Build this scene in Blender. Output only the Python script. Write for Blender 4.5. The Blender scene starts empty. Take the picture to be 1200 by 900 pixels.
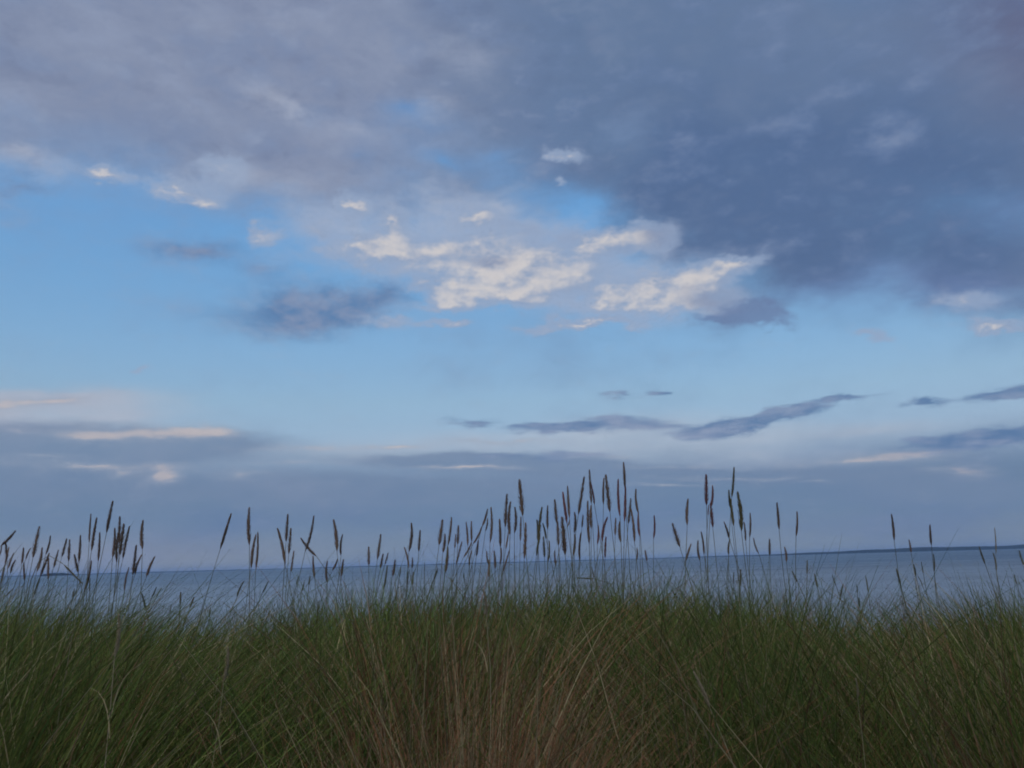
import bpy, bmesh, math, random
import numpy as np
from mathutils import Vector, Quaternion, Matrix

random.seed(7)
rng = np.random.default_rng(11)
R = math.radians
C = bpy.context.scene.collection
sc = bpy.context.scene

# ------------------------------------------------------------------ camera
EYE = Vector((0.0, 0.0, 1.6))
F = 1039.0                       # focal length in photo pixels (photo 1200 x 900)
PITCH = math.atan(209.0 / F)
ROLL = R(1.6)
cam_d = bpy.data.cameras.new("camera")
cam = bpy.data.objects.new("camera", cam_d)
C.objects.link(cam)
sc.camera = cam
fwd = Vector((0, math.cos(PITCH), math.sin(PITCH)))
up0 = Vector((0, -math.sin(PITCH), math.cos(PITCH)))
rt0 = Vector((1, 0, 0))
UP = up0 * math.cos(ROLL) + rt0 * math.sin(ROLL)
RT = rt0 * math.cos(ROLL) - up0 * math.sin(ROLL)
cam.matrix_world = Matrix(((RT.x, UP.x, -fwd.x, EYE.x), (RT.y, UP.y, -fwd.y, EYE.y),
                           (RT.z, UP.z, -fwd.z, EYE.z), (0, 0, 0, 1)))
cam_d.sensor_width = 36.0
cam_d.lens = 36.0 * F / 1200.0
cam_d.clip_start = 0.05
cam_d.clip_end = 80000.0


def ray(px, py):
    return (fwd + RT * ((px - 600.0) / F) + UP * ((450.0 - py) / F)).normalized()


def at(px, py, y):
    """world point seen at photo pixel (px, py) at distance y in front"""
    d = ray(px, py)
    return EYE + d * (y / d.y)


# ------------------------------------------------------------------ sky
SUN_AZ, SUN_EL = R(-165), R(60)
world = bpy.data.worlds.new("World")
sc.world = world
world.use_nodes = True
NT = world.node_tree
NT.nodes.clear()


def nd(t, **kw):
    n = NT.nodes.new(t)
    for k, v in kw.items():
        setattr(n, k, v)
    return n


def plug(inp, v):
    if v is None:
        return
    if isinstance(v, (int, float)):
        inp.default_value = v
    elif isinstance(v, (tuple, list)):
        inp.default_value = tuple(v) + ((1.0,) if len(inp.default_value) == 4 and len(v) == 3 else ())
    else:
        NT.links.new(v, inp)


def math_(op, a, b=None, c=None, clamp=False):
    n = nd('ShaderNodeMath', operation=op, use_clamp=clamp)
    plug(n.inputs[0], a); plug(n.inputs[1], b); plug(n.inputs[2], c)
    return n.outputs[0]


def vmath(op, a, b=None, c=None):
    n = nd('ShaderNodeVectorMath', operation=op)
    plug(n.inputs[0], a); plug(n.inputs[1], b)
    if c is not None:
        plug(n.inputs[2], c)
    return n.outputs[0]


def smooth(v, a, b, lo=0.0, hi=1.0):
    n = nd('ShaderNodeMapRange', interpolation_type='SMOOTHSTEP')
    plug(n.inputs[0], v)
    for i, q in enumerate((a, b, lo, hi)):
        n.inputs[i + 1].default_value = q
    return n.outputs[0]


def noise(vec, scale, detail=5, rough=0.55, lac=2.0):
    n = nd('ShaderNodeTexNoise')
    plug(n.inputs['Vector'], vec)
    n.inputs['Scale'].default_value = scale
    n.inputs['Detail'].default_value = detail
    n.inputs['Roughness'].default_value = rough
    n.inputs['Lacunarity'].default_value = lac
    return n.outputs['Fac'], n.outputs['Color']


def mix(a, b, fac):
    n = nd('ShaderNodeMix', data_type='RGBA')
    plug(n.inputs[0], fac); plug(n.inputs[6], a); plug(n.inputs[7], b)
    return n.outputs[2]


def s2l(c):
    return tuple((x / 12.92 if x <= 0.04045 else ((x + 0.055) / 1.055) ** 2.4) for x in (v / 255.0 for v in c))


BG = 0.1


def rgb(*c):
    """radiance for a colour of the sky, for a background strength of BG"""
    return tuple(v / BG for v in s2l(c))


DIR = vmath('NORMALIZE', nd('ShaderNodeTexCoord').outputs['Generated'])
sep = nd('ShaderNodeSeparateXYZ'); plug(sep.inputs[0], DIR)
AZ = math_('ARCTAN2', sep.outputs[0], sep.outputs[1])
EL = math_('ARCSINE', sep.outputs[2])
comb = nd('ShaderNodeCombineXYZ'); plug(comb.inputs[0], AZ); plug(comb.inputs[1], EL)
P = comb.outputs[0]


def azel(px, py):
    d = ray(px, py)
    return np.array((math.atan2(d.x, d.y), math.asin(d.z)))


def field(p, blobs):
    """sum of soft elliptic cloud lumps (centre, half axes, tilt, weight), all in azimuth and elevation"""
    acc = None
    for b in blobs:
        cx, cy, ax, ay = b[:4]
        rot = R(b[4]) if len(b) > 4 else 0.0
        w = b[5] if len(b) > 5 else 1.0
        c0 = azel(cx, cy)
        e1 = azel(cx + ax * math.cos(rot), cy - ax * math.sin(rot)) - c0
        e2 = azel(cx - ay * math.sin(rot), cy - ay * math.cos(rot)) - c0
        m = nd('ShaderNodeMapping', vector_type='TEXTURE')
        plug(m.inputs[0], p)
        m.inputs['Location'].default_value = (c0[0], c0[1], 0)
        m.inputs['Rotation'].default_value = (0, 0, math.atan2(e1[1], e1[0]))
        m.inputs['Scale'].default_value = (np.linalg.norm(e1) * 1.6, np.linalg.norm(e2) * 1.6, 1)
        g = nd('ShaderNodeTexGradient', gradient_type='QUADRATIC_SPHERE')
        plug(g.inputs[0], m.outputs[0])
        acc = math_('MULTIPLY_ADD', g.outputs['Fac'], 2.6 * w, acc if acc is not None else 0.0)
    return acc


def warp(p, vec, scale, amp_az, amp_el, detail=5, rough=0.55):
    _, col = noise(vec, scale, detail, rough)
    off = vmath('MULTIPLY_ADD', col, (2 * amp_az, 2 * amp_el, 0), (-amp_az, -amp_el, 0))
    return vmath('ADD', p, off)


# direction, flattened for layered clouds (stretched along the horizon)
DFLAT = vmath('MULTIPLY', DIR, (1, 1, 4.0))
DMID = vmath('MULTIPLY', DIR, (1, 1, 1.9))

# --- clear air: the sky model, tinted to an evening blue
st = nd('ShaderNodeTexSky', sky_type='NISHITA')
st.sun_disc = False
st.sun_elevation = SUN_EL
st.sun_rotation = SUN_AZ
st.air_density = 1.0
st.dust_density = 0.3
st.ozone_density = 3.0
ramp = nd('ShaderNodeValToRGB')
plug(ramp.inputs[0], math_('MULTIPLY', EL, 1.0 / R(45)))
SKY_TINT = [(0.023, (0.442, 0.482, 0.805)), (0.072, (0.534, 0.535, 0.752)), (0.157, (0.946, 0.877, 0.893)), (0.229, (1.124, 1.126, 1.05)), (0.299, (1.146, 1.283, 1.243)), (0.39, (1.131, 1.429, 1.446)), (0.499, (1.135, 1.597, 1.69)), (0.711, (1.307, 1.498, 1.567))]
#TINT
er = ramp.color_ramp.elements
for i, (pos, c) in enumerate(SKY_TINT):
    e = er[i] if i < 2 else er.new(pos)
    e.position = pos
    e.color = (c[0] / 4, c[1] / 4, c[2] / 4, 1)
tint = vmath('SCALE', ramp.outputs[0]); tint.node.inputs['Scale'].default_value = 4.0
col = vmath('MULTIPLY', st.outputs[0], tint)
CLEAR = col

# --- shared noises
n_big, _ = noise(DMID, 3.2, 7, 0.55)
n_fine, _ = noise(DMID, 14.0, 7, 0.58)
n_flat, _ = noise(DFLAT, 5.0, 6, 0.55)
n_puff, _ = noise(DMID, 34.0, 6, 0.62)
n_str, _ = noise(DFLAT, 20.0, 6, 0.62)
# the same billows read a little towards the light: the difference shades their far side
n_puff2, _ = noise(vmath('ADD', DMID, (-0.006, 0.0, 0.012)), 34.0, 6, 0.62)
n_fine2, _ = noise(vmath('ADD', DMID, (-0.012, 0.0, 0.022)), 14.0, 7, 0.58)
relief = math_('SUBTRACT', n_puff, n_puff2)
relief_big = math_('SUBTRACT', n_fine, n_fine2)
p_soft = warp(P, DMID, 5.0, 0.075, 0.055, 7, 0.6)
p_puff = warp(P, DMID, 17.0, 0.042, 0.030, 7, 0.62)
p_str = warp(P, DFLAT, 15.0, 0.050, 0.013, 6, 0.65)
p_flat = warp(P, DFLAT, 7.0, 0.060, 0.014, 6, 0.6)

# --- high pale veil low in the sky
veil = field(p_flat, [(800, 505, 170, 26, 0, .55), (640, 520, 260, 20, 0, .5), (110, 482, 150, 30, 0, .65), (30, 474, 90, 16, 0, .7), (20, 498, 80, 10, 0, .6),
                      (1060, 545, 150, 26, 4, .7), (420, 535, 200, 16, 0, .55), (880, 540, 300, 20, 0, .5), (1020, 505, 200, 14, 3, .35)])
veil = math_('MULTIPLY', smooth(veil, 0.05, 1.1), smooth(n_flat, 0.15, 0.75, 0.35, 1.0), clamp=True)
col = mix(col, mix(rgb(170, 184, 202), rgb(186, 182, 192), smooth(AZ, -0.2, -0.5)), veil)

# --- bank of cloud along the horizon
bank = smooth(math_('MULTIPLY_ADD', n_flat, 0.045, EL), azel(600, 510)[1] + 0.0225, azel(600, 585)[1] + 0.0225, 0.0, 0.94)
bank_col = mix(rgb(104, 129, 160), rgb(120, 138, 158), smooth(EL, 0.055, 0.0))
bank_col = mix(bank_col, rgb(94, 120, 160), math_('MULTIPLY', smooth(n_flat, 0.42, 0.66), 0.65))
bank_col = mix(bank_col, rgb(134, 150, 178), math_('MULTIPLY', smooth(n_str, 0.52, 0.72), smooth(EL, 0.06, 0.12, 0.1, 0.6)))
bank_col = mix(bank_col, rgb(138, 142, 160), math_('MULTIPLY', smooth(EL, 0.05, 0.012), smooth(AZ, -0.1, -0.45, 0.1, 0.5)))
col = mix(col, bank_col, bank)
low = field(p_flat, [(150, 522, 200, 26, 0, .9), (20, 540, 140, 50, 0, .7), (520, 541, 170, 10, 1, .5), (640, 545, 160, 14, 0, .55),
                     (900, 556, 260, 14, 0, .5), (420, 575, 420, 26, 0, .6), (1150, 575, 200, 22, 0, .6)])
low = smooth(math_('MULTIPLY_ADD', n_flat, 0.6, low), 0.35, 1.1, 0.0, 0.85)
col = mix(col, mix(rgb(104, 128, 161), rgb(122, 141, 168), n_fine), low)
# sunlit rims and pale stripes of the bank
rim = field(p_flat, [(165, 507, 125, 14, 1, .62), (95, 511, 60, 11, 0, .45), (250, 505, 60, 13, 0, .62), (20, 476, 80, 12, 0, .5), (195, 556, 26, 13, 0, .85), (143, 554, 34, 8, 0, .5),
                     (272, 555, 28, 8, 0, .5), (12, 503, 40, 10, 0, .4)])
rimf = field(p_flat, [(60, 470, 90, 7, 1, .5), (110, 545, 150, 7, 0, .55), (30, 535, 70, 6, 0, .4), (330, 528, 80, 7, 0, .3), (600, 520, 140, 5, 0, .5), (1080, 530, 120, 7, 3, .6), (870, 560, 120, 4, 0, .45), (400, 528, 120, 6, 1, .3), (460, 525, 50, 4, 0, .5), (540, 550, 90, 4, 0, .75), (785, 568, 70, 4, -1, .6), (780, 545, 130, 5, 0, .4),
                      (1000, 540, 130, 8, 2, .6), (1120, 552, 90, 8, 2, .5), (960, 567, 30, 3, 0, .4), (340, 545, 70, 4, 0, .4), (690, 532, 90, 4, 0, .4)])
rim = smooth(math_('ADD', math_('MULTIPLY_ADD', math_('SUBTRACT', n_str, 0.4), 1.2, math_('MULTIPLY_ADD', math_('SUBTRACT', n_puff, 0.4), 1.5, rim)), rimf), 0.25, 2.2, 0.0, 0.85)
col = mix(col, mix(rgb(156, 166, 184), rgb(192, 184, 186), smooth(rim, 0.3, 0.9)), rim)

# --- the wide grey deck overhead
deck = field(p_soft, [(60, 70, 330, 170), (330, 60, 330, 150), (600, 40, 330, 150), (880, 90, 360, 200), (1160, 130, 330, 240),
                      (960, 300, 150, 75, 0, .75), (1160, 320, 160, 60, 0, .85), (330, 200, 190, 55, 0, .55), (770, 215, 110, 80, 0, .5), (860, 245, 160, 90, 0, .6),
                      (590, 185, 110, 70, 0, .5), (860, 350, 70, 30, 0, .5), (20, 190, 90, 40, -8, .5),
                      (400, 215, 150, 60, -8, .5), (560, 235, 110, 50, 0, .4), (690, 190, 90, 60, 0, .4), (800, 270, 80, 50, 0, .3), (215, 215, 100, 26, -8, .3)])
holes = field(p_soft, [(500, 135, 70, 26, -10, .5), (600, 195, 60, 26, 0, .35), (690, 245, 45, 32, 30, .55), (540, 205, 30, 14, 0, .4), (430, 190, 40, 20, 0, .25)])
deck_d = math_('SUBTRACT', math_('MULTIPLY_ADD', math_('SUBTRACT', n_big, 0.5), 1.9, math_('MULTIPLY_ADD', math_('SUBTRACT', n_fine, 0.5), 1.5, deck)), holes)
deck_a = smooth(deck_d, -0.3, 2.2, 0.0, 0.97)
behind = smooth(sep.outputs[1], 0.25, -0.3)        # unseen cloud added behind the camera to shape the light on the grass
deck_c_back = rgb(100, 108, 130)  # dark tone set to dim the light on the grass fronts
deck_a = math_('MAXIMUM', deck_a, math_('MULTIPLY', behind, smooth(n_big, 0.3, 0.6, 0.1, 0.8)))
deck_c = mix(rgb(133, 144, 170), rgb(100, 121, 154), smooth(AZ, -0.25, 0.12))
deck_c = mix(deck_c, rgb(84, 107, 145), smooth(field(p_soft, [(930, 230, 330, 190, 0, .9), (1130, 260, 260, 150, 0, .7), (800, 200, 90, 120, 0, .5)]), 0.0, 2.0))
deck_c = mix(deck_c, rgb(92, 92, 122), smooth(field(p_soft, [(1250, 10, 280, 170, 0, .9)]), 0.0, 1.9, 0, .75))
deck_c = mix(deck_c, rgb(104, 124, 168), smooth(field(p_soft, [(1050, 345, 220, 40, 0, .7), (1190, 250, 90, 70, 0, .3)]), 0.1, 1.1, 0, .6))
deck_c = mix(deck_c, rgb(162, 170, 190), smooth(field(p_puff, [(310, 110, 60, 26, -25, .6), (350, 130, 30, 14, -25, .4), (40, 195, 90, 22, -12, .6), (180, 215, 90, 20, -14, .6), (420, 160, 60, 20, 0, .4), (500, 130, 60, 22, 0, .4), (470, 60, 110, 40, 0, .25), (270, 205, 60, 26, 0, .5),
                                                             (20, 185, 60, 22, -10, .45), (350, 215, 60, 22, 0, .35), (560, 60, 80, 40, 0, .2)]), 0.0, 1.4, 0, .8))
deck_c = mix(deck_c, rgb(94, 117, 158), math_('MULTIPLY', smooth(n_fine, 0.45, 0.70), 0.42))
deck_c = mix(deck_c, rgb(150, 162, 188), math_('MULTIPLY', smooth(n_fine, 0.50, 0.28), smooth(AZ, 0.3, -0.25, 0.10, 0.5)))
deck_c = mix(deck_c, rgb(146, 156, 182), math_('MULTIPLY', smooth(n_big, 0.50, 0.74), smooth(AZ, 0.15, -0.2, 0.12, 0.4)))
deck_c = mix(deck_c, deck_c_back, math_('MULTIPLY', behind, smooth(EL, 1.3, 0.2, 0.2, 1.0)))
deck_c = mix(deck_c, rgb(66, 84, 124), math_('MULTIPLY', smooth(relief_big, 0.0, -0.18), smooth(AZ, 0.25, -0.1, 0.06, 0.20)))
deck_c = mix(deck_c, rgb(168, 178, 198), math_('MULTIPLY', smooth(relief_big, 0.02, 0.22), smooth(AZ, 0.25, -0.1, 0.04, 0.22)))
col = mix(col, deck_c, deck_a)

# --- soft dark patches under the deck
dark = field(p_soft, [(345, 367, 115, 36, 0, 1.1), (215, 293, 85, 20, -3, .75), (440, 352, 70, 26, 0, .6), (300, 320, 60, 16, 0, .4), (10, 232, 50, 14, 0, .5)])
dark = smooth(math_('MULTIPLY_ADD', math_('SUBTRACT', n_fine, 0.5), 1.3, dark), 0.0, 1.9, 0.0, 0.88)
col = mix(col, mix(rgb(88, 122, 166), rgb(128, 142, 172), smooth(n_puff, 0.3, 0.7)), dark)

# --- sunlit broken cumulus
cum = [(130, 210, 24, 10), (212, 222, 52, 12, -14, .75), (243, 239, 16, 6, -10, .7), (265, 200, 34, 20, 0, .5), (318, 276, 20, 13, 0, .55),
       (410, 240, 18, 13), (370, 268, 17, 12, 0, .6), (435, 282, 34, 11, -6), (468, 262, 17, 18, 0, .8), (482, 298, 56, 16), (556, 253, 26, 8, 12, .9),
       (600, 268, 44, 15, 0, .55), (560, 298, 62, 20, 0, .7), (595, 318, 60, 20, 0, .9), (595, 342, 92, 14, 0, 1.05), (520, 344, 28, 11), (390, 300, 40, 14, 0, .35),
       (664, 180, 22, 9, -12, .8), (662, 215, 10, 6, 0, .5), (712, 284, 60, 19, 12, 1.05), (755, 275, 36, 14, 0, .5), (670, 320, 60, 18, 0, .5), (800, 333, 64, 17, 14, 1.1),
       (862, 314, 44, 10, 16, .8), (820, 354, 60, 14, 0, .8), (718, 350, 34, 20, 0, .5), (690, 381, 66, 6, 2, .85), (532, 378, 22, 5, 3, .7), (462, 378, 40, 10, 0, .45),
       (768, 345, 36, 14, 0, .6), (1030, 388, 20, 6, 5, .5), (1178, 381, 36, 6, 3, .75), (168, 433, 13, 5, 0, .5), (1140, 352, 60, 18, 5, .4), (860, 210, 30, 12, 20, .12)]
cf = field(p_puff, [(c[0], c[1], c[2] * 1.28, c[3] * 1.42) + tuple(c[4:]) for c in cum])
cf = smooth(cf, -0.15, 2.4, 0.0, 2.5)
cum_d = math_('MULTIPLY_ADD', math_('SUBTRACT', n_puff, 0.5), 3.2, math_('MULTIPLY_ADD', math_('SUBTRACT', n_fine, 0.5), 2.2, cf))
cum_a = math_('MULTIPLY', smooth(cum_d, -0.25, 3.2, 0.0, 0.94), smooth(cf, 0.03, 0.3))
lit = smooth(math_('ADD', math_('MULTIPLY', relief, 3.5), math_('MULTIPLY_ADD', relief_big, 4.0, math_('MULTIPLY_ADD', math_('SUBTRACT', n_puff, 0.5), 2.2, cf))), 0.6, 3.3)
cum_c = mix(rgb(140, 157, 186), rgb(205, 201, 202), lit)
shade = smooth(field(p_puff, [(745, 300, 40, 12, 0, .7), (855, 345, 70, 20, 10, .9), (880, 372, 60, 16, 0, 1.0), (640, 275, 50, 22, 0, .7), (575, 305, 40, 12, 0, .5), (780, 270, 50, 26, 0, .6)]), 0.15, 1.2, 0, .85)
cum_c = mix(cum_c, rgb(128, 142, 172), shade)
wisp = smooth(math_('MULTIPLY_ADD', math_('SUBTRACT', n_big, 0.5), 1.0, cum_d), -0.6, 0.9, 0.0, 0.72)
wisp = math_('MULTIPLY', wisp, smooth(cf, 0.03, 0.5))
hz = field(p_soft, [(470, 290, 150, 50, 0, .5), (620, 300, 150, 60, 0, .55), (770, 330, 140, 50, 10, .5), (560, 255, 110, 40, 0, .45), (390, 260, 80, 44, 0, .4), (700, 365, 130, 22, 0, .4), (480, 372, 80, 16, 0, .35)])
hz = smooth(math_('MULTIPLY_ADD', math_('SUBTRACT', n_fine, 0.5), 2.0, hz), 0.0, 1.4, 0.0, 0.8)
hz = math_('MULTIPLY', hz, smooth(EL, azel(600, 410)[1], azel(600, 350)[1]))
col = mix(col, mix(rgb(130, 156, 194), rgb(184, 189, 202), n_puff), hz)
col = mix(col, rgb(150, 168, 197), wisp)
col = mix(col, cum_c, cum_a)
under = smooth(math_('MULTIPLY_ADD', math_('SUBTRACT', n_fine, 0.5), 1.2, field(p_puff, [(880, 372, 66, 18, 0, .9), (830, 378, 40, 8, 0, .5)])), 0.25, 1.2, 0, .8)
col = mix(col, rgb(106, 126, 164), under)

# --- thin dark streaks in the clear band
streak = field(p_str, [(690, 497, 95, 8, 3, 1.0), (640, 501, 60, 7, 0, .9), (555, 494, 36, 6, 0, .75), (765, 500, 80, 6, 2, .55), (1010, 463, 60, 5, 5, .5), (835, 506, 60, 10, 4, .9), (880, 494, 75, 12, 12, 1.2), (930, 481, 55, 8, 10, 1.1),
                        (985, 465, 40, 4, 6, .8), (780, 460, 22, 5, 0, .9), (728, 463, 26, 5, 0, .5), (1078, 472, 34, 7, 4, 1.2), (1165, 463, 52, 9, 8, 1.1),
                        (1195, 457, 36, 8, 8, .9), (1140, 517, 110, 12, 6, 1.2), (1195, 508, 70, 14, 5, 1.1), (640, 535, 120, 8, 2, .5)])
streak_a = math_('MULTIPLY', smooth(math_('MULTIPLY_ADD', math_('SUBTRACT', n_str, 0.5), 3.2, streak), 0.0, 1.7, 0.0, 0.88), smooth(streak, 0.0, 0.6))
col = mix(col, mix(rgb(86, 118, 160), rgb(132, 148, 178), smooth(n_str, 0.35, 0.7)), streak_a)

bgn = nd('ShaderNodeBackground')
plug(bgn.inputs[0], col)
bgn.inputs[1].default_value = BG
NT.links.new(bgn.outputs[0], nd('ShaderNodeOutputWorld').inputs[0])

# ------------------------------------------------------------------ sun (raised high behind the camera, broad and soft, to light the grass tops)
sun_d = bpy.data.lights.new("sun", 'SUN')
sun_d.energy = 1.7
sun_d.angle = R(40)
sun_d.color = (1.0, 0.90, 0.80)
sun = bpy.data.objects.new("sun", sun_d)
C.objects.link(sun)
sd = Vector((math.sin(SUN_AZ) * math.cos(SUN_EL), math.cos(SUN_AZ) * math.cos(SUN_EL), math.sin(SUN_EL)))
sun.rotation_euler = sd.to_track_quat('Z', 'Y').to_euler()

sc.view_settings.view_transform = 'Standard'
sc.view_settings.look = 'None'
sc.view_settings.exposure = 0.0
sc.view_settings.gamma = 1.0
sc.render.engine = 'CYCLES'
sc.cycles.use_denoising = True
sc.cycles.adaptive_threshold = 0.02
sc.cycles.adaptive_min_samples = 12
sc.cycles.max_bounces = 5
sc.cycles.diffuse_bounces = 4
sc.cycles.glossy_bounces = 2
sc.cycles.transmission_bounces = 3
sc.cycles.volume_bounces = 0
sc.cycles.pixel_filter_type = 'BLACKMAN_HARRIS'
sc.cycles.filter_width = 1.9

# ------------------------------------------------------------------ helpers


def mesh_obj(name, verts, faces, mat, parent=None, smooth_=True, kind=None):
    me = bpy.data.meshes.new(name)
    me.from_pydata([tuple(v) for v in verts], [], faces)
    if smooth_:
        me.polygons.foreach_set('use_smooth', [True] * len(me.polygons))
    me.update()
    return link(name, me, mat, parent, kind)


def link(name, me, mat, parent=None, kind=None):
    if mat and not me.materials:
        me.materials.append(mat)
    o = bpy.data.objects.new(name, me)
    C.objects.link(o)
    if parent:
        o.parent = parent
    if kind:
        o['kind'] = kind
    return o


def new_mat(name):
    m = bpy.data.materials.new(name)
    m.use_nodes = True
    return m, m.node_tree, m.node_tree.nodes['Principled BSDF']


def ground_z(x, y):
    """dune: rises from the camera, crest near y = 5, then drops to the beach and under the sea"""
    x = np.asarray(x, float); y = np.asarray(y, float)
    front = 0.45 * np.clip((y - 0.6) / 3.6, 0, 1) ** 1.3
    s = np.clip((y - 5.4) / 8.0, 0, 1)
    back = -3.6 * (s * s * (3 - 2 * s))
    far = -0.03 * np.clip(y - 13.4, 0, 60)
    wob = 0.05 * np.sin(x * 1.3 + 0.7) * np.cos(y * 0.9) + 0.03 * np.sin(x * 3.1 + y * 2.2)
    return front + back + far + wob


# ------------------------------------------------------------------ sea, beach, dune, far coast
SEA_Z = -3.2
m_sea, t, b = new_mat("sea water")
tc = t.nodes.new('ShaderNodeTexCoord')


def wave(scale_vec, scale, detail, strength, dist, prev=None):
    mp = t.nodes.new('ShaderNodeMapping')
    mp.inputs['Scale'].default_value = scale_vec
    t.links.new(tc.outputs['Object'], mp.inputs[0])
    n = t.nodes.new('ShaderNodeTexNoise')
    n.inputs['Scale'].default_value = scale
    n.inputs['Detail'].default_value = detail
    n.inputs['Roughness'].default_value = 0.55
    t.links.new(mp.outputs[0], n.inputs['Vector'])
    bu = t.nodes.new('ShaderNodeBump')
    bu.inputs['Strength'].default_value = strength
    bu.inputs['Distance'].default_value = dist
    t.links.new(n.outputs['Fac'], bu.inputs['Height'])
    if prev:
        t.links.new(prev, bu.inputs['Normal'])
    return bu.outputs[0]


w1 = wave((0.35, 1, 1), 0.25, 4, 1.0, 0.55)
w2 = wave((0.6, 1, 1), 1.6, 4, 1.0, 0.09, w1)
# choppy water: about half of what a mirror would send back, over a body colour that pales in the shallows
dif = t.nodes.new('ShaderNodeBsdfDiffuse'); glo = t.nodes.new('ShaderNodeBsdfGlossy')
glo.inputs['Roughness'].default_value = 0.3
glo.inputs['Color'].default_value = (0.80, 0.86, 0.92, 1)
sx = t.nodes.new('ShaderNodeSeparateXYZ'); t.links.new(tc.outputs['Object'], sx.inputs[0])
mr = t.nodes.new('ShaderNodeMapRange'); t.links.new(sx.outputs[1], mr.inputs[0])
mr.inputs[1].default_value = 50; mr.inputs[2].default_value = 500
cr = t.nodes.new('ShaderNodeValToRGB')
cr.color_ramp.elements[0].color = (0.15, 0.16, 0.17, 1); cr.color_ramp.elements[1].color = (0.030, 0.052, 0.085, 1)
t.links.new(mr.outputs[0], cr.inputs[0]); t.links.new(cr.outputs[0], dif.inputs[0])
mxs = t.nodes.new('ShaderNodeMixShader'); 
mp = t.nodes.new('ShaderNodeMapping'); mp.inputs['Scale'].default_value = (0.004, 0.03, 1)
t.links.new(tc.outputs['Object'], mp.inputs[0])
ns = t.nodes.new('ShaderNodeTexNoise'); ns.inputs['Scale'].default_value = 1.0; ns.inputs['Detail'].default_value = 7; ns.inputs['Roughness'].default_value = .65
t.links.new(mp.outputs[0], ns.inputs['Vector'])
mr2 = t.nodes.new('ShaderNodeMapRange'); t.links.new(ns.outputs['Fac'], mr2.inputs[0])
mr2.inputs[1].default_value = .3; mr2.inputs[2].default_value = .7; mr2.inputs[3].default_value = .24; mr2.inputs[4].default_value = .52
t.links.new(mr2.outputs[0], mxs.inputs[0])
t.links.new(dif.outputs[0], mxs.inputs[1]); t.links.new(glo.outputs[0], mxs.inputs[2])
t.links.new(w2, glo.inputs['Normal'])
t.links.new(mxs.outputs[0], t.nodes['Material Output'].inputs[0])
S = 25000.0
mesh_obj("sea", [(-S, 14, SEA_Z), (S, 14, SEA_Z), (S, S, SEA_Z), (-S, S, SEA_Z)], [(0, 1, 2, 3)], m_sea, kind='structure', smooth_=False)

m_sand, t, b = new_mat("dune sand")
b.inputs['Roughness'].default_value = 0.95
tc = t.nodes.new('ShaderNodeTexCoord')
n = t.nodes.new('ShaderNodeTexNoise'); n.inputs['Scale'].default_value = 6.0; n.inputs['Detail'].default_value = 8
t.links.new(tc.outputs['Object'], n.inputs['Vector'])
cr = t.nodes.new('ShaderNodeValToRGB')
cr.color_ramp.elements[0].position = .3; cr.color_ramp.elements[0].color = (0.05, 0.042, 0.028, 1)
cr.color_ramp.elements[1].position = .75; cr.color_ramp.elements[1].color = (0.16, 0.13, 0.09, 1)
t.links.new(n.outputs['Fac'], cr.inputs[0]); t.links.new(cr.outputs[0], b.inputs['Base Color'])
xs = np.concatenate([np.linspace(-60, -8, 14), np.linspace(-7.5, 7.5, 61), np.linspace(8, 60, 14)])
ys = np.concatenate([np.linspace(-40, -2, 12), np.linspace(-1.5, 14, 63), np.linspace(15, 60, 12)])
X, Y = np.meshgrid(xs, ys)
Z = ground_z(X, Y)
V = np.stack([X, Y, Z], -1).reshape(-1, 3)
nx = len(xs)
fs = [(j * nx + i, j * nx + i + 1, (j + 1) * nx + i + 1, (j + 1) * nx + i) for j in range(len(ys) - 1) for i in range(nx - 1)]
mesh_obj("dune", V, fs, m_sand, kind='structure')

m_coast, t, b = new_mat("far wooded coast")
b.inputs['Roughness'].default_value = 1.0
b.inputs['Specular IOR Level'].default_value = 0.0
n = t.nodes.new('ShaderNodeTexNoise'); n.inputs['Scale'].default_value = 0.01; n.inputs['Detail'].default_value = 6
tc = t.nodes.new('ShaderNodeTexCoord'); t.links.new(tc.outputs['Object'], n.inputs['Vector'])
cr = t.nodes.new('ShaderNodeValToRGB')
cr.color_ramp.elements[0].color = (0.010, 0.020, 0.024, 1); cr.color_ramp.elements[1].color = (0.022, 0.036, 0.036, 1)
t.links.new(n.outputs['Fac'], cr.inputs[0]); t.links.new(cr.outputs[0], b.inputs['Base Color'])


def coast(name, px0, px1, dist, heights, seed, depth=900.0):
    """a long low ridge of land at a distance; heights in metres along its length"""
    r = np.random.default_rng(seed)
    n = 160
    u = np.linspace(0, 1, n)
    x = ((px0 - 600) + (px1 - px0) * u) / F * dist
    h = np.interp(u, np.linspace(0, 1, len(heights)), heights)
    ph = r.uniform(0, 6.3, 6)
    h = h * (1 + 0.10 * np.sin(u * 23 + ph[0]) + 0.07 * np.sin(u * 57 + ph[1])) + (h > 3) * r.uniform(-1.2, 1.6, n)
    prof = [(0.0, -0.4), (0.12, 0.55), (0.3, 0.85), (0.5, 1.0), (0.8, 0.7), (1.0, -0.4)]
    vs = []
    for i in range(n):
        for (dv, hv) in prof:
            jit = r.uniform(-40, 40)
            vs.append((x[i], dist + dv * depth + jit, SEA_Z + (h[i] * hv if hv > 0 else -2.0)))
    k = len(prof)
    fc = [(i * k + j, (i + 1) * k + j, (i + 1) * k + j + 1, i * k + j + 1) for i in range(n - 1) for j in range(k - 1)]
    return mesh_obj(name, vs, fc, m_coast, kind='structure', smooth_=False)


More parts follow.
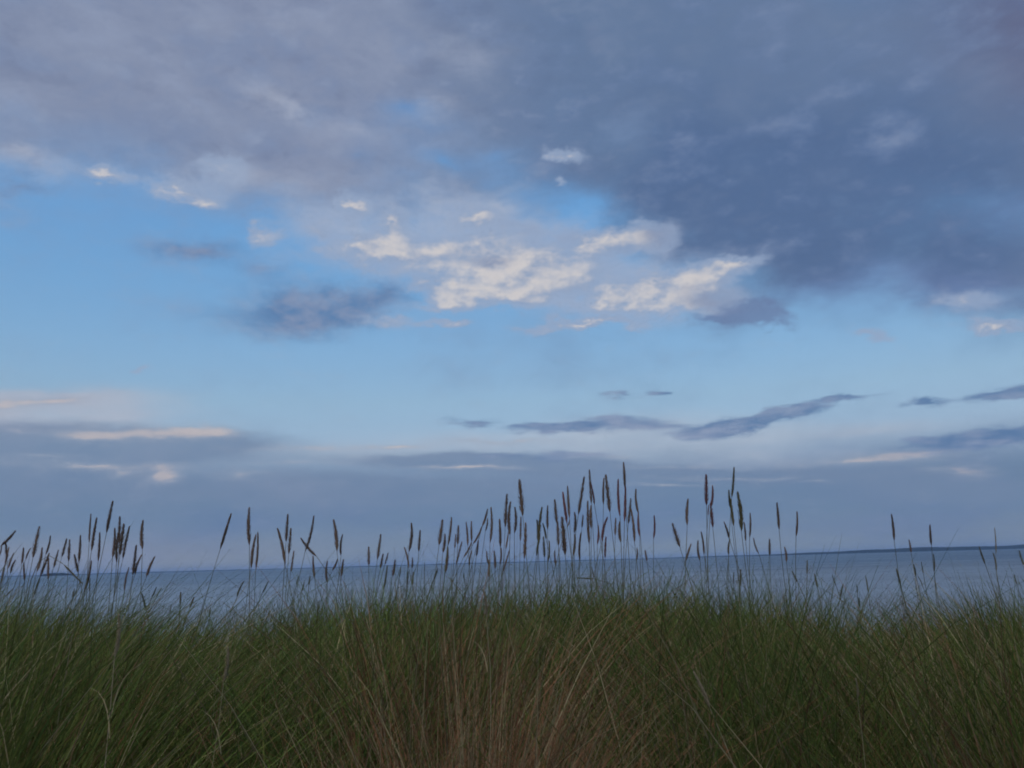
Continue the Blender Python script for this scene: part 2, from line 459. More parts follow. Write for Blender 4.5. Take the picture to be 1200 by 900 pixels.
coast("far_coast", 880, 1500, 9000, [1, 12, 22, 30, 33, 38, 40, 37, 39, 42, 43, 41, 44, 44, 42, 42], 3)
coast("far_coast", -260, 1000, 14000, [9, 12, 10, 14, 11, 15, 12, 11, 15, 12, 14, 13, 11, 15, 17, 17], 4)
coast("islet", 50, 78, 7000, [2, 17, 19, 18, 19, 17, 2], 5, 200)

# air between here and the far shore
m_haze, t, b = new_mat("sea haze")
t.nodes.remove(b)
pv = t.nodes.new('ShaderNodeVolumePrincipled')
pv.inputs['Color'].default_value = (0.42, 0.64, 1.0, 1)
pv.inputs['Density'].default_value = 4.2e-5
t.links.new(pv.outputs[0], t.nodes['Material Output'].inputs['Volume'])
hx, z0, z1 = 26000.0, -10.0, 75.0
hv = [(x, y, z) for z in (z0, z1) for (x, y) in ((-hx, -hx), (hx, -hx), (hx, hx), (-hx, hx))]
mesh_obj("haze", hv, [(3, 2, 1, 0), (4, 5, 6, 7), (0, 1, 5, 4), (1, 2, 6, 5), (2, 3, 7, 6), (3, 0, 4, 7)], m_haze, kind='stuff', smooth_=False)

# ------------------------------------------------------------------ marram grass
m_grass, t, b = new_mat("marram blades")
att = t.nodes.new('ShaderNodeAttribute'); att.attribute_name = 'tint'
t.links.new(att.outputs['Color'], b.inputs['Base Color'])
b.inputs['Roughness'].default_value = 0.65
b.inputs['Specular IOR Level'].default_value = 0.10
tr = t.nodes.new('ShaderNodeBsdfTranslucent'); t.links.new(att.outputs['Color'], tr.inputs[0])
mx = t.nodes.new('ShaderNodeMixShader'); mx.inputs[0].default_value = 0.28
t.links.new(b.outputs[0], mx.inputs[1]); t.links.new(tr.outputs[0], mx.inputs[2])
t.links.new(mx.outputs[0], t.nodes['Material Output'].inputs[0])


def blades(name, base, L, phi, lean, bend, droop, width, tint0, tint1, segs=6, parent=None, kind=None):
    """curved tapering blades, all of one kind of growth, as one mesh"""
    N = len(L)
    tt = np.linspace(0, 1, segs + 1)[None, :]
    off = L[:, None] * (lean[:, None] * tt + bend[:, None] * tt ** 2.6)
    hgt = L[:, None] * (tt * np.cos(np.minimum(lean, 1.2))[:, None] - droop[:, None] * tt ** 3)
    cx = base[:, 0, None] + np.cos(phi)[:, None] * off
    cy = base[:, 1, None] + np.sin(phi)[:, None] * off
    cz = base[:, 2, None] + hgt
    ang = rng.uniform(-1.0, 1.0, N)
    sx, sy = np.cos(ang), np.sin(ang)
    w = width[:, None] * np.clip(1.0 - tt ** 1.8, 0.06, 1) * (0.7 + 0.3 * np.clip(tt * 4, 0, 1)) * 0.5
    vl = np.stack([cx - sx[:, None] * w, cy - sy[:, None] * w, cz], -1)
    vr = np.stack([cx + sx[:, None] * w, cy + sy[:, None] * w, cz], -1)
    v = np.stack([vl, vr], 2).reshape(-1, 3)
    idx = (np.arange(N) * (segs + 1) * 2)[:, None] + (np.arange(segs) * 2)[None, :]
    f = np.stack([idx, idx + 1, idx + 3, idx + 2], -1).reshape(-1)
    me = bpy.data.meshes.new(name)
    me.vertices.add(len(v)); me.vertices.foreach_set('co', v.astype(np.float32).ravel())
    me.loops.add(len(f)); me.loops.foreach_set('vertex_index', f.astype(np.int32))
    nf = len(f) // 4
    me.polygons.add(nf)
    me.polygons.foreach_set('loop_start', (np.arange(nf) * 4).astype(np.int32))
    me.polygons.foreach_set('use_smooth', np.ones(nf, bool))
    me.update(calc_edges=True)
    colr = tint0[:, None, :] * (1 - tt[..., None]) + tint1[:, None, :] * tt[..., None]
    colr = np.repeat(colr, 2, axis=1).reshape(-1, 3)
    a = me.attributes.new('tint', 'FLOAT_COLOR', 'POINT')
    a.data.foreach_set('color', np.concatenate([colr, np.ones((len(colr), 1))], 1).astype(np.float32).ravel())
    return link(name, me, m_grass, parent, kind)


# outline of the top of the dense grass in the photo -> height the grass reaches over each stretch of the dune
OUT_X = [-200, 0, 50, 100, 150, 200, 240, 280, 320, 400, 480, 560, 640, 740, 800, 860, 900, 960, 990, 1020, 1050, 1100, 1150, 1200, 1400]
OUT_Y = [700, 706, 712, 720, 728, 742, 742, 722, 711, 708, 700, 694, 692, 690, 702, 706, 702, 712, 730, 727, 718, 712, 702, 706, 700]


def px_of(x, y):
    return 600 + F * x / np.maximum(y, .3) * 0.98


def top_z(x, y):
    """height above which the grass of this stretch ends"""
    px = px_of(x, y)
    py = np.interp(px, OUT_X, OUT_Y)
    hor = 659 - (px - 600) * 0.028
    return EYE.z - (py - 5.0 - hor) / F * y


GREEN = np.array((0.078, 0.132, 0.025)); DEEP = np.array((0.040, 0.092, 0.022)); OLIVE = np.array((0.118, 0.132, 0.030))
STRAW = np.array((0.32, 0.26, 0.145)); BROWN = np.array((0.180, 0.108, 0.058)); RUST = np.array((0.25, 0.120, 0.060))


def field_grass():
    T = 3350
    K = 740                                                     # clumps, with gaps between them
    ky = 2.35 + 3.9 * rng.random(K) ** 0.95
    kx = (rng.random(K) * 2 - 1) * (ky * 0.66 + 1.5)
    kk = rng.integers(0, K, T)
    ty = np.clip(ky[kk] + rng.normal(0, 0.085, T), 2.3, 6.4)
    tx = kx[kk] + rng.normal(0, 0.085, T)
    ktone, kh, klean, kmix = rng.normal(1.0, 0.22, K)[kk], rng.normal(1.0, 0.08, K)[kk], rng.normal(0, 0.07, K)[kk], rng.normal(0, 0.22, K)[kk]
    per = rng.integers(9, 32, T)
    ti = np.repeat(np.arange(T), per)
    N = len(ti)
    r = rng.normal(0, 1, (N, 2)) * np.repeat(rng.uniform(0.02, 0.085, T), per)[:, None]
    bx, by = tx[ti] + r[:, 0], ty[ti] + r[:, 1]
    bz = ground_z(bx, by) - 0.02
    H = np.clip(top_z(bx, by) - bz, 0.35, 1.25)
    front = np.clip((by - 2.2) / 0.9, 0, 1)                     # the nearest plants stand lower
    H = H * (0.80 + 0.20 * front) * np.repeat(rng.normal(1.0, 0.09, T) * kh, per) * rng.uniform(0.68, 1.10, N)
    H = np.minimum(H, (top_z(bx, by) - bz) * (0.93 + np.abs(rng.normal(0, 0.075, N)) + np.repeat(rng.normal(0, 0.05, T) + rng.normal(0, 0.07, K)[kk], per)))
    px = px_of(bx, by)
    wind = np.interp(px, [0, 350, 700, 900, 1200], [0.15, 0.12, 0.01, -0.09, -0.15])
    a = rng.normal(0, 0.13, N); c = rng.normal(0, 0.12, N)
    lx = wind + 0.7 * a + np.repeat(rng.normal(0, 0.10, T) + klean, per) + r[:, 0] * 1.9
    ly = c + r[:, 1] * 1.6
    lean = np.hypot(lx, ly); phi = np.arctan2(ly, lx)
    bend = np.abs(rng.normal(0.09, 0.13, N) + np.abs(np.repeat(rng.normal(0, 0.09, T), per))); droop = bend * rng.uniform(0.1, 0.8, N)
    vert = np.cos(np.minimum(lean, 1.2)) - droop
    L = H / np.clip(vert, 0.80, 1.0)
    # colour: live green with drier stretches
    dry = (0.13 + 0.20 * np.exp(-(((px - 520) / 80) ** 2) - ((by - 2.4) / 0.5) ** 2) + 0.30 * np.exp(-((px - 1130) / 110) ** 2)
           + 0.10 * np.exp(-((px - 830) / 60) ** 2) + 0.2 * np.exp(-((px - 60) / 90) ** 2 - ((by - 2.4) / 0.8) ** 2)
           - 0.16 * np.exp(-(((px - 460) / 130) ** 2) - ((by - 4.4) / 1.0) ** 2))
    pym = 659 + (EYE.z - bz - 0.65 * H) / by * F
    rusty = np.exp(-(((px - 540 + (pym - 850) * 0.3) / 75) ** 2) - np.clip((835 - pym) / 30, 0, 9) ** 2) + 0.7 * np.exp(-(((px - 490) / 85) ** 2) - ((pym - 890) / 40) ** 2)
    rusty += 0.6 * np.exp(-(((px - 1100) / 50) ** 2) - ((pym - 850) / 45) ** 2)
    strawy = 0.6 * np.exp(-(((px - 720) / 60) ** 2) - ((pym - 810) / 60) ** 2) + 0.5 * np.exp(-(((px - 880) / 50) ** 2) - ((pym - 870) / 50) ** 2) + 0.4 * np.exp(-(((px - 330) / 90) ** 2) - ((pym - 800) / 50) ** 2)
    dry = dry * 0.7 + 0.75 * np.clip(rusty, 0, 1) + strawy * 0.22
    patch = rng.normal(0, 0.14, T)[ti]
    k = rng.random(N)
    isdry = k < np.clip(dry + patch, 0.03, 0.92)
    mixg = np.clip((rng.normal(0.52, 0.22, T) + kmix)[ti] + rng.normal(0, 0.15, N), 0, 1)[:, None]
    live = GREEN * (1 - mixg) + OLIVE * mixg
    deep = (rng.random(N) < 0.3)[:, None]
    live = np.where(deep, DEEP * 0.6 + live * 0.4, live)
    q = rng.random(N)[:, None]
    q = np.where((rng.random(N) < np.clip(rusty, 0, .9))[:, None], 0.5 + 0.5 * q, q)
    deadc = np.where(q < 0.45, STRAW * (0.6 + 0.5 * q), np.where(q < 0.8, BROWN, RUST * 0.9))
    deadc = np.where(rng.random((N, 1)) < 0.20, STRAW * 1.25, deadc)
    tone = np.clip(rng.normal(1.0, 0.22, T) * ktone, .5, 1.7)[ti][:, None]
    c0 = np.where(isdry[:, None], deadc, live) * rng.uniform(0.75, 1.25, (N, 1)) * tone
    tip = np.where(isdry[:, None], c0 * 1.1, c0 * (1.05 - 0.14 * q) + STRAW * 0.12 * q)
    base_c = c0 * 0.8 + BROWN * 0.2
    width = rng.uniform(0.0040, 0.0098, N) * np.interp(by, [2, 5], [0.9, 1.35])
    keep = ~((rng.random(N) < 0.93) & (by < 2.65) & (np.abs(px - 530) < 112))      # bare spot where the dead tufts stand
    base = np.stack([bx, by, bz], 1)
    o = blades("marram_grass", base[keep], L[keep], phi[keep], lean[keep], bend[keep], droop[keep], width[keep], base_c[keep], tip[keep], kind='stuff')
    o['label'] = "dense green and olive marram grass covering the dune"

    # thin wisps standing above the dense grass
    N = 1900
    by = rng.uniform(3.4, 6.2, N); bx = (rng.random(N) * 2 - 1) * (by * 0.62 + 0.3)
    bz = ground_z(bx, by) - 0.02
    px = px_of(bx, by)
    H = (top_z(bx, by) - bz) + np.abs(rng.normal(0.0, 0.075, N)) + 0.01
    wind = np.interp(px, [0, 350, 700, 900, 1200], [0.13, 0.10, 0.0, -0.07, -0.14])
    lx = wind + rng.normal(0, 0.09, N); ly = rng.normal(0, 0.09, N)
    lean = np.hypot(lx, ly); phi = np.arctan2(ly, lx)
    bend = np.abs(rng.normal(0.05, 0.06, N)); droop = bend * 0.3
    L = H / np.clip(np.cos(lean) - droop, 0.5, 1)
    q = rng.random((N, 1))
    c0 = np.where(q < 0.6, GREEN * 0.6 + OLIVE * 0.4, STRAW * 0.35 + BROWN * 0.4) * rng.uniform(0.5, 1.1, (N, 1))
    o = blades("grass_wisps", np.stack([bx, by, bz], 1), L, phi, lean, bend, droop, rng.uniform(0.0028, 0.0062, N), c0, c0, kind='stuff')
    o['label'] = "thin wispy blades rising above the dense grass against the sea"


field_grass()


def tuft(name, label, px, py_top, y, N, spread, lean_x, cols, hs=(0.6, 1.05), wmm=(2.5, 5.0), cat="grass tuft", bendy=0.12, fan=0.11):
    """a tuft of dead grass rooted at one place on the dune"""
    x = (px - 600) / F * y
    z0 = float(ground_z(x, y))
    Ht = at(px, py_top, y).z - z0
    r = rng.normal(0, spread, (N, 2)); r[:, 1] *= 0.6
    base = np.stack([r[:, 0], r[:, 1], np.zeros(N) - 0.02], 1)
    base[:, 2] = ground_z(x + r[:, 0], y + r[:, 1]) - z0 - 0.02
    H = Ht * rng.uniform(hs[0], hs[1], N)
    lx = lean_x + rng.normal(0, fan, N) + r[:, 0] * 0.8
    ly = rng.normal(-0.05, fan, N)
    lean = np.hypot(lx, ly); phi = np.arctan2(ly, lx)
    bend = np.abs(rng.normal(bendy, 0.10, N)); droop = bend * rng.uniform(0.2, 1.0, N)
    L = H / np.clip(np.cos(np.minimum(lean, 1.2)) - droop, 0.75, 1)
    ci = rng.integers(0, len(cols), N)
    c0 = np.array(cols)[ci] * rng.uniform(0.75, 1.25, (N, 1))
    o = blades(name, base, L, phi, lean, bend, droop, rng.uniform(wmm[0], wmm[1], N) / 1000, c0 * 0.85, c0)
    o.location = (x, y, z0)
    o['label'] = label; o['category'] = cat
    return o


tuft("dead_grass_tuft", "tall reddish brown tuft of dead grass in the middle of the green dune grass", 546, 748, 2.45, 750, 0.05, 0.03, [RUST * 1.4, BROWN * 1.5, RUST * 1.3, STRAW * 1.1, STRAW], hs=(.55, 1.06), wmm=(2.5, 6))
tuft("dead_grass_tuft", "low tangled brown tuft of dead grass slumped at the bottom of the picture", 488, 812, 2.25, 1100, 0.10, 0.12, [BROWN * 1.2, BROWN * 1.5, RUST * 1.3, RUST, STRAW], bendy=.16, wmm=(2.5, 6), fan=.12)
tuft("dead_grass_tuft", "straw coloured tuft right of the reddish brown tuft, thin upright blades", 700, 742, 2.42, 170, 0.06, -0.04, [STRAW * .8, BROWN, OLIVE, STRAW], wmm=(2, 3.6))
tuft("dead_grass_tuft", "small rusty tuft low among the green grass towards the right edge", 1092, 815, 2.36, 110, 0.05, -0.15, [RUST * 1.2, RUST, STRAW * .7])
tuft("dead_grass_tuft", "brown dry tuft leaning left at the right edge of the dune grass", 1180, 745, 2.5, 320, 0.11, -0.14, [BROWN, OLIVE * .8, STRAW * .6])
tuft("grass_tuft", "olive broad tuft of grass poking above the crest near the right edge", 1150, 690, 4.6, 120, 0.07, -0.12, [OLIVE * .85, OLIVE, STRAW * .55], wmm=(5, 10))

# ------------------------------------------------------------------ seed head stalks
m_stem, t, b = new_mat("grass stem")
b.inputs['Base Color'].default_value = (0.105, 0.10, 0.05, 1); b.inputs['Roughness'].default_value = 0.6


def head_mat(name, ca, cb):
    m, t, b = new_mat(name)
    b.inputs['Roughness'].default_value = 0.85
    b.inputs['Specular IOR Level'].default_value = 0.15
    n = t.nodes.new('ShaderNodeTexNoise'); n.inputs['Scale'].default_value = 26.0; n.inputs['Detail'].default_value = 4
    tc = t.nodes.new('ShaderNodeTexCoord'); t.links.new(tc.outputs['Object'], n.inputs['Vector'])
    cr = t.nodes.new('ShaderNodeValToRGB')
    cr.color_ramp.elements[0].position = .32; cr.color_ramp.elements[0].color = ca + (1,)
    cr.color_ramp.elements[1].position = .7; cr.color_ramp.elements[1].color = cb + (1,)
    t.links.new(n.outputs['Fac'], cr.inputs[0]); t.links.new(cr.outputs[0], b.inputs['Base Color'])
    return m


m_head = {'brown': head_mat("brown seed head", (0.085, 0.058, 0.046), (0.230, 0.160, 0.115)),
          'reddish': head_mat("reddish seed head", (0.110, 0.046, 0.046), (0.230, 0.105, 0.095)),
          'olive': head_mat("olive seed head", (0.060, 0.056, 0.030), (0.17, 0.145, 0.075)),
          'pale': head_mat("bleached seed head", (0.25, 0.20, 0.12), (0.46, 0.38, 0.25))}


def spike_mesh(seed, fat=0.052, nsp=84, loose=1.0):
    """a dense panicle of unit length along z: spikelets set in a spiral around the axis"""
    r = np.random.default_rng(seed)
    vs, fc = [], []
    cph, cb = r.uniform(0, 6.28), r.uniform(0.0, 0.075)

    def axis(s):
        o = cb * math.sin(s * math.pi * 0.9)
        return np.array((o * math.cos(cph), o * math.sin(cph), s))

    def rad(s):
        return fat * (min(1, s / 0.16) ** 0.7) * (1 - max(0, (s - 0.35) / 0.65) ** 1.7 * 0.92)
    ns, nr = 12, 6
    for i in range(ns + 1):
        s = i / ns
        for j in range(nr):
            a = j * 2 * math.pi / nr
            q = rad(s) * 0.60 * r.uniform(0.75, 1.2) + 0.003
            vs.append(axis(s) + np.array((math.cos(a) * q, math.sin(a) * q, 0)))
    for i in range(ns):
        for j in range(nr):
            fc.append((i * nr + j, i * nr + (j + 1) % nr, (i + 1) * nr + (j + 1) % nr, (i + 1) * nr + j))
    for k in range(nsp):
        s = 0.02 + 0.93 * (k + r.uniform(-.5, .5)) / nsp
        a = k * 2.4 + r.uniform(-.4, .4)
        rr = rad(max(0.02, s))
        d = np.array((math.cos(a), math.sin(a), 0)); tg = np.array((-math.sin(a), math.cos(a), 0))
        p0 = axis(s) + d * rr * 0.35
        ln = 0.105 * r.uniform(0.8, 1.3)
        p1 = axis(min(1.0, s + ln)) + d * (rr * 0.95 * loose + 0.004 * r.random()) * r.uniform(0.85, 1.25)
        pm = (p0 + p1) / 2 + d * 0.006
        w = 0.014 * r.uniform(0.8, 1.2)
        i0 = len(vs)
        vs += [p0, pm - tg * w, p1, pm + tg * w, pm + d * 0.008]
        fc += [(i0, i0 + 1, i0 + 4), (i0 + 1, i0 + 2, i0 + 4), (i0 + 2, i0 + 3, i0 + 4), (i0 + 3, i0, i0 + 4)]
    me = bpy.data.meshes.new("seed_head")
    me.from_pydata([tuple(v) for v in vs], [], fc)
    me.update()
    return me


HEADS = {}
for kcol, m in m_head.items():
    HEADS[kcol] = []
    for sd_ in range(8):
        me = spike_mesh(40 + sd_, fat=(0.040, 0.052, 0.060, 0.046)[sd_ % 4], loose=(1.0, 1.25, 1.1, 1.5, 1.35, 1.0, 1.6, 1.2)[sd_])
        me.materials.append(m)
        HEADS[kcol].append(me)


def stem_mesh(p0, p1, d1, r0, r1, nseg=9, nr=5, up=0.45):
    """tube along a Bezier curve from the root to the foot of the seed head"""
    L = (p1 - p0).length
    c0 = p0 + Vector((0, 0, 1)) * L * up + Vector((p1.x - p0.x, p1.y - p0.y, 0)) * 0.15
    c1 = p1 - d1 * L * 0.30
    vs, fc = [], []
    for i in range(nseg + 1):
        s = i / nseg
        p = p0 * (1 - s) ** 3 + c0 * 3 * s * (1 - s) ** 2 + c1 * 3 * s * s * (1 - s) + p1 * s ** 3
        tg = ((c0 - p0) * (1 - s) ** 2 + (c1 - c0) * 2 * s * (1 - s) + (p1 - c1) * s * s).normalized()
        n1 = tg.orthogonal().normalized(); n2 = tg.cross(n1)
        r = r0 + (r1 - r0) * s
        for j in range(nr):
            a = j * 2 * math.pi / nr
            vs.append(p + n1 * math.cos(a) * r + n2 * math.sin(a) * r)
    for i in range(nseg):
        for j in range(nr):
            fc.append((i * nr + j, i * nr + (j + 1) % nr, (i + 1) * nr + (j + 1) % nr, (i + 1) * nr + j))
    return vs, fc


STALKS = []    # (tip x, tip y, foot x, foot y, colour) in photo pixels, read off the photograph


def read(ox, oy, rows, colour='brown'):
    for (tx, ty, bx, by) in rows:
        STALKS.append([ox + tx / 7.5, oy + ty / 7.5, ox + bx / 7.5, oy + by / 7.5, colour])


read(0, 580, [(130, 318, 5, 450), (50, 425, 62, 570), (78, 465, 42, 620), (122, 515, 70, 650), (42, 620, 5, 790), (138, 575, 92, 690), (12, 440, -8, 540),
              (205, 468, 190, 610), (210, 600, 215, 760), (345, 290, 288, 560), (272, 470, 225, 570), (437, 365, 400, 530), (365, 470, 322, 680), (430, 520, 352, 720),
              (428, 560, 425, 745), (352, 730, 300, 890), (120, 820, 35, 905), (585, 390, 542, 550), (512, 490, 470, 645), (612, 400, 602, 590), (705, 365, 692, 600),
              (655, 530, 690, 690), (720, 775, 555, 605), (800, 178, 783, 430), (850, 212, 803, 500), (875, 340, 862, 590), (991, 65, 935, 340),
              (795, 590, 733, 870), (795, 740, 790, 860), (655, 825, 635, 910), (585, 860, 580, 920)])
read(0, 580, [(1052, 200, 1046, 440), (1005, 300, 988, 560), (1042, 340, 1025, 600), (1088, 265, 1052, 540), (1137, 290, 1078, 570)], 'brown')
read(120, 590, [(362, 158, 352, 410), (296, 378, 266, 640), (348, 458, 285, 630), (460, 475, 385, 650), (235, 573, 192, 780), (686, 785, 684, 895), (800, 825, 772, 905)])
read(240, 590, [(228, 102, 133, 410), (395, 50, 393, 375), (452, 285, 407, 575), (462, 268, 447, 590), (730, 105, 714, 345), (638, 232, 708, 545), (757, 228, 738, 450),
                (782, 425, 755, 612), (950, 122, 880, 430), (852, 308, 985, 468), (953, 468, 967, 660), (1082, 515, 1076, 700), (1130, 155, 1162, 425),
                (825, 640, 803, 725), (872, 690, 850, 772), (925, 640, 915, 722), (555, 690, 505, 790), (345, 690, 280, 830)])
read(370, 590, [(240, 280, 222, 462), (245, 498, 226, 645), (188, 490, 145, 590), (465, 388, 466, 548), (570, 280, 541, 497), (592, 448, 568, 572), (634, 438, 606, 540),
                (695, 500, 675, 645), (626, 555, 595, 765), (747, 560, 733, 655), (835, 182, 818, 430), (918, 243, 905, 430), (776, 393, 818, 572), (850, 478, 846, 572),
                (858, 605, 853, 720), (952, 520, 954, 610), (1072, 590, 1040, 672), (725, 740, 692, 860), (815, 600, 806, 720)])
read(500, 560, [(137, 378, 108, 595), (215, 357, 187, 600), (157, 498, 142, 662), (182, 615, 160, 845), (255, 500, 246, 625), (278, 425, 272, 590), (308, 570, 257, 770),
                (345, 398, 362, 605), (394, 388, 396, 565), (532, 278, 488, 430), (480, 430, 405, 585), (560, 272, 556, 582), (532, 360, 516, 472), (452, 555, 436, 692),
                (388, 570, 322, 702), (400, 640, 374, 785), (640, 372, 648, 615), (650, 620, 642, 765), (706, 153, 690, 440), (743, 222, 733, 510), (718, 478, 694, 632),
                (770, 268, 771, 492), (817, 28, 846, 342), (829, 350, 823, 562), (868, 408, 858, 720), (530, 650, 545, 765), (545, 725, 545, 880), (590, 648, 600, 805),
                (727, 640, 670, 832), (1066, 253, 1064, 462), (1125, 198, 1142, 400), (1150, 390, 1158, 600), (1130, 640, 1138, 775), (95, 800, 60, 892), (332, 840, 335, 905), (770, 665, 772, 725)])
read(500, 560, [(967, 375, 977, 560), (1016, 272, 984, 600), (1020, 405, 1052, 545), (987, 525, 964, 692), (1026, 525, 1036, 705), (1072, 560, 1066, 742)], 'olive')
read(620, 540, [(290, 508, 318, 835), (340, 233, 356, 512), (395, 458, 396, 640), (402, 650, 390, 835), (482, 155, 432, 482), (475, 478, 464, 592), (460, 643, 447, 890),
                (530, 92, 548, 385), (518, 370, 530, 745), (548, 400, 547, 605), (660, 160, 654, 392), (676, 138, 712, 460), (762, 508, 757, 662), (802, 540, 808, 722),
                (830, 22, 842, 245), (893, 342, 872, 560), (893, 430, 928, 725), (945, 255, 963, 470), (945, 770, 940, 885), (1020, 790, 1036, 885), (355, 515, 332, 580)])
read(620, 540, [(298, 288, 335, 560), (545, 210, 576, 392), (692, 505, 640, 712), (602, 568, 600, 740), (676, 675, 668, 860), (788, 175, 800, 500), (845, 230, 838, 545),
                (966, 455, 972, 672), (1095, 488, 1094, 692)], 'reddish')
read(640, 620, [(278, 432, 420, 437), (405, 340, 430, 432)])
read(770, 540, [(138, 558, 202, 762), (275, 343, 265, 572), (297, 738, 248, 892), (365, 708, 378, 882), (386, 633, 414, 832), (588, 542, 636, 690), (645, 695, 630, 832),
                (765, 548, 779, 712), (815, 468, 813, 682), (853, 683, 896, 822), (988, 693, 991, 835), (1054, 378, 1073, 612), (1118, 763, 1137, 892)])
read(770, 540, [(432, 132, 435, 400), (482, 225, 470, 420), (470, 380, 491, 592), (455, 390, 448, 485)], 'reddish')
read(770, 540, [(674, 68, 655, 332), (632, 262, 645, 420), (650, 345, 676, 582), (704, 288, 742, 625)], 'olive')
read(780, 620, [(660, 360, 655, 510), (600, 380, 596, 490)])
read(900, 620, [(252, -145, 246, 70), (345, 280, 344, 402), (212, 370, 262, 472), (408, 398, 437, 522), (568, 405, 602, 505), (658, 488, 633, 602), (779, 488, 786, 572),
                (798, 608, 806, 682), (858, 418, 882, 565), (1130, 358, 1168, 502)])
read(1040, 590, [(35, 105, 60, 332), (189, 323, 209, 437), (375, 193, 387, 372), (402, 450, 411, 605), (298, 515, 316, 622), (808, 383, 862, 542), (925, 440, 957, 602),
                 (1158, 418, 1198, 545), (80, 578, 112, 702), (228, 540, 250, 640), (265, 640, 310, 730), (1112, 628, 1142, 722)])
read(140, 640, [(540, 408, 530, 542), (655, 452, 614, 552), (803, 540, 790, 625), (455, 515, 440, 602), (198, 420, 235, 560), (322, 362, 283, 452), (370, 375, 320, 460)])

# where in the row of seed heads each one stands, in words
PLACES = [(-10, 20, "the bunch at left edge"), (20, 62, "the left row"), (62, 97, "the row left of the dark knot"),
          (97, 128, "the tall group left of the dark knot"), (128, 153, "the tight dark knot"), (153, 240, "the group right of the dark knot"),
          (240, 284, "the gap with the lone leaning head"), (284, 318, "the tall trio at left"), (318, 350, "the fork left of the crossed pair"),
          (350, 376, "the crossed pair"), (376, 425, "the group right of the crossed pair"), (425, 462, "the short group left of centre"),
          (462, 508, "the sparse group left of centre"), (508, 545, "the left end of the centre row"), (545, 581, "the slanting part of the row"),
          (581, 622, "the slim part of the centre row"), (622, 647, "the olive bunch at centre"), (647, 688, "the group right of the olive bunch"),
          (688, 718, "the group left of the tallest bunch"), (718, 755, "the tallest bunch"), (755, 782, "the gap right of the tallest bunch"),
          (782, 823, "the group left of the reddish pair"), (823, 838, "the reddish pair"), (838, 880, "the olive group at right"),
          (880, 945, "the sparse group at right"), (945, 1030, "the low blades at right"),
          (1030, 1105, "the three lone heads at right"), (1105, 1210, "the bunch at right edge")]
ORD = ["first", "second", "third", "fourth", "fifth", "sixth", "seventh", "eighth", "ninth", "tenth", "eleventh", "twelfth", "thirteenth", "fourteenth", "fifteenth", "sixteenth"]


def horizon_y(px):
    return 660 - (px - 600) * 0.028


def build_stalks():
    stem_parts = {}
    groups = {}
    for s in STALKS:
        for (a, b_, nm) in PLACES:
            if a <= s[0] < b_:
                low = s[1] > horizon_y(s[0]) - 4
                groups.setdefault((nm, low), []).append(s)
                break
    for (nm, low), lst in groups.items():
        lst.sort(key=lambda q: (q[0], q[1]))
        top = min(lst, key=lambda q: q[1])
        for i, s in enumerate(lst):
            tx, ty, bx, by, kcol = s
            ln = math.hypot(tx - bx, ty - by)
            sl = (tx - bx) / max(1, abs(by - ty))
            lean = ("drooping" if ty > by else "nearly level" if abs(sl) > 3 else "slanted" if abs(sl) > 0.6 else "rightward" if sl > 0.14 else "leftward" if sl < -0.14 else "upright")
            size = "long" if ln > 33 else "short" if ln < 20 else ""
            where = ("low by " if low else "in ") + nm
            n_ = len(lst)
            if low and kcol == 'brown':
                kcol = 'olive'
            order = ("" if n_ == 1 else "" ) + ("" if n_ == 1 else ORD[i] + " from left ")
            label = " ".join(f"{size if n_ == 2 else ''} {lean} {kcol} seed head, {order}{where}".split())
            if len(label.replace('-', ' ').split()) > 16:
                print('LONG', label)
            dist = float(np.clip(4.6 - (ln - 32) * 0.035 + rng.uniform(-0.55, 0.55), 3.5, 6.0))
            dist = min(dist, 5.6)
            pt, pb = at(tx, ty, dist + random.uniform(-0.03, 0.03)), at(bx, by, dist)
            d = (pt - pb); hl = d.length * 1.06; d = d.normalized()
            # root on the dune, below and a little against the lean
            drop = pb.z - float(ground_z(pb.x, pb.y))
            k = max(-0.30, min(0.30, d.x / max(0.35, abs(d.z)))) * drop * 0.55
            if ty > by or abs(sl) > 1.2:
                k = (-0.12 if tx < bx else 0.16) * (-1 if ty <= by else 1)
            root = Vector((pb.x - k, dist + random.uniform(-0.08, 0.08), 0))
            root.z = float(ground_z(root.x, root.y)) - 0.01
            e = bpy.data.objects.new("grass_stalk", None)
            e.empty_display_size = 0.05
            C.objects.link(e)
            e.location = root
            e['label'] = label; e['category'] = "grass stalk"; e['group'] = "seed heads rising above the dune grass"
            vs, fc = stem_mesh(Vector((0, 0, 0)), pb - root, d, 0.0026 if low else 0.0022, 0.0017 if low else 0.0013)
            mesh_obj("stem", vs, fc, m_stem, parent=e)
            h = bpy.data.objects.new("seed_head", HEADS[kcol][random.randrange(8)])
            C.objects.link(h)
            h.parent = e
            h.location = pb - root
            h.rotation_mode = 'QUATERNION'
            h.rotation_quaternion = d.to_track_quat('Z', 'Y') @ Quaternion((0, 0, 1), random.uniform(0, 6.28))
            wf = (0.155 / hl) ** 0.55
            fat = 0.92 * wf * random.uniform(0.85, 1.3) * (0.72 if low else 1.0)
            h.scale = (hl * fat, hl * fat, hl)


build_stalks()

# bleached dry stalks low in the grass


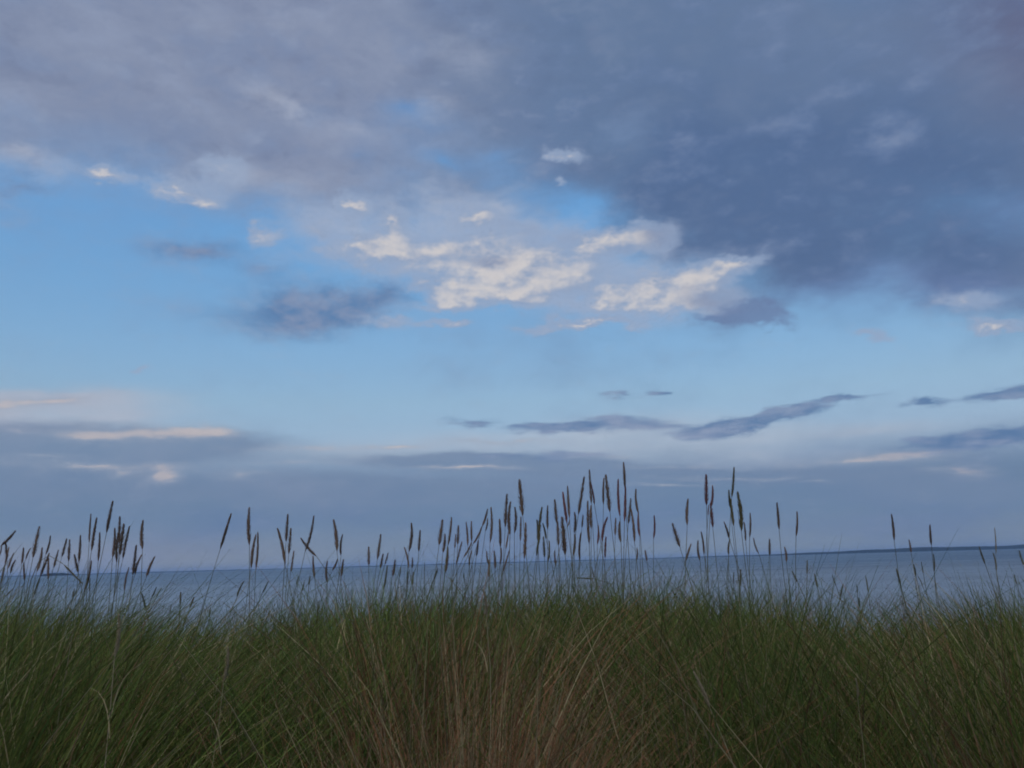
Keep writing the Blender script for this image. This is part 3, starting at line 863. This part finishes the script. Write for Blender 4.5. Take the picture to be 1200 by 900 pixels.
def dry_stalk(label, pts, y, r0, head_px, leaves, kcol='pale', thin=0.9):
    """pts: two photo pixels, lowest seen point and foot of the head; head_px: tip"""
    pb = at(pts[1][0], pts[1][1], y); pl = at(pts[0][0], pts[0][1], y); pt = at(head_px[0], head_px[1], y - 0.03)
    dd = (pb - pl)
    z = float(ground_z(pl.x, y))
    root = Vector((pl.x - dd.x / max(.1, dd.z) * (pl.z - z) * 0.5, y, 0)); root.z = float(ground_z(root.x, y)) - .01
    e = bpy.data.objects.new("dry_stalk", None); e.empty_display_size = .05
    C.objects.link(e); e.location = root
    e['label'] = label; e['category'] = "dry stalk"; e['group'] = "bleached dry stalks in the grass"
    d = (pt - pb).normalized(); hl = (pt - pb).length
    vs, fc = stem_mesh(Vector((0, 0, 0)), pb - root, d, r0, r0 * .7, nr=6)
    mesh_obj("stem", vs, fc, m_dry, parent=e)
    h = bpy.data.objects.new("seed_head", HEADS[kcol][1]); C.objects.link(h); h.parent = e
    h.location = pb - root; h.rotation_mode = 'QUATERNION'; h.rotation_quaternion = d.to_track_quat('Z', 'Y')
    h.scale = (hl * thin, hl * thin, hl)
    for (ax, ay, L, lean, phi, dz, w) in leaves:
        N = 1
        b0 = np.array([[(pb - root).x * ax, (pb - root).y * ax, (pb - root).z * ay]])
        blades("leaf", b0, np.array([L]), np.array([phi]), np.array([lean]), np.array([.35]), np.array([dz]), np.array([w]), STRAW[None] * 1.2, STRAW[None] * 1.1, parent=e)
    return e


m_dry, t, b = new_mat("bleached stem")
b.inputs['Base Color'].default_value = (0.34, 0.28, 0.17, 1); b.inputs['Roughness'].default_value = 0.7
dry_stalk("pale bleached plume standing in the grass below the tight dark knot at left", [(122, 880), (134, 772)], 2.32, .0014, (138, 718), [(1, .88, .20, .12, 0.4, .35, .0035), (1, .84, .20, .10, 3.0, .4, .0035)])
dry_stalk("thin pale straw stalk in the green grass left of centre", [(250, 850), (262, 800)], 2.32, .0010, (266, 757), [(1, .85, .16, .12, 3.1, .3, .003)])
dry_stalk("long slanting pale stalk crossing the grass right of centre near the bottom", [(858, 900), (832, 830)], 2.30, .0014, (812, 786), [])
dry_stalk("small straw orange head standing alone in the green grass at right", [(1008, 850), (1005, 818)], 2.32, .0011, (1002, 794), [])
dry_stalk("faint yellow plume rising above the far coast at the right edge", [(1168, 690), (1167, 652)], 4.4, .0010, (1165, 618), [], thin=0.45)
dry_stalk("pale dry stalk curving up below the slanting part of the centre row", [(566, 755), (570, 724)], 2.36, .0012, (566, 690), [(1, .9, .12, .12, 3.0, .3, .0035)])
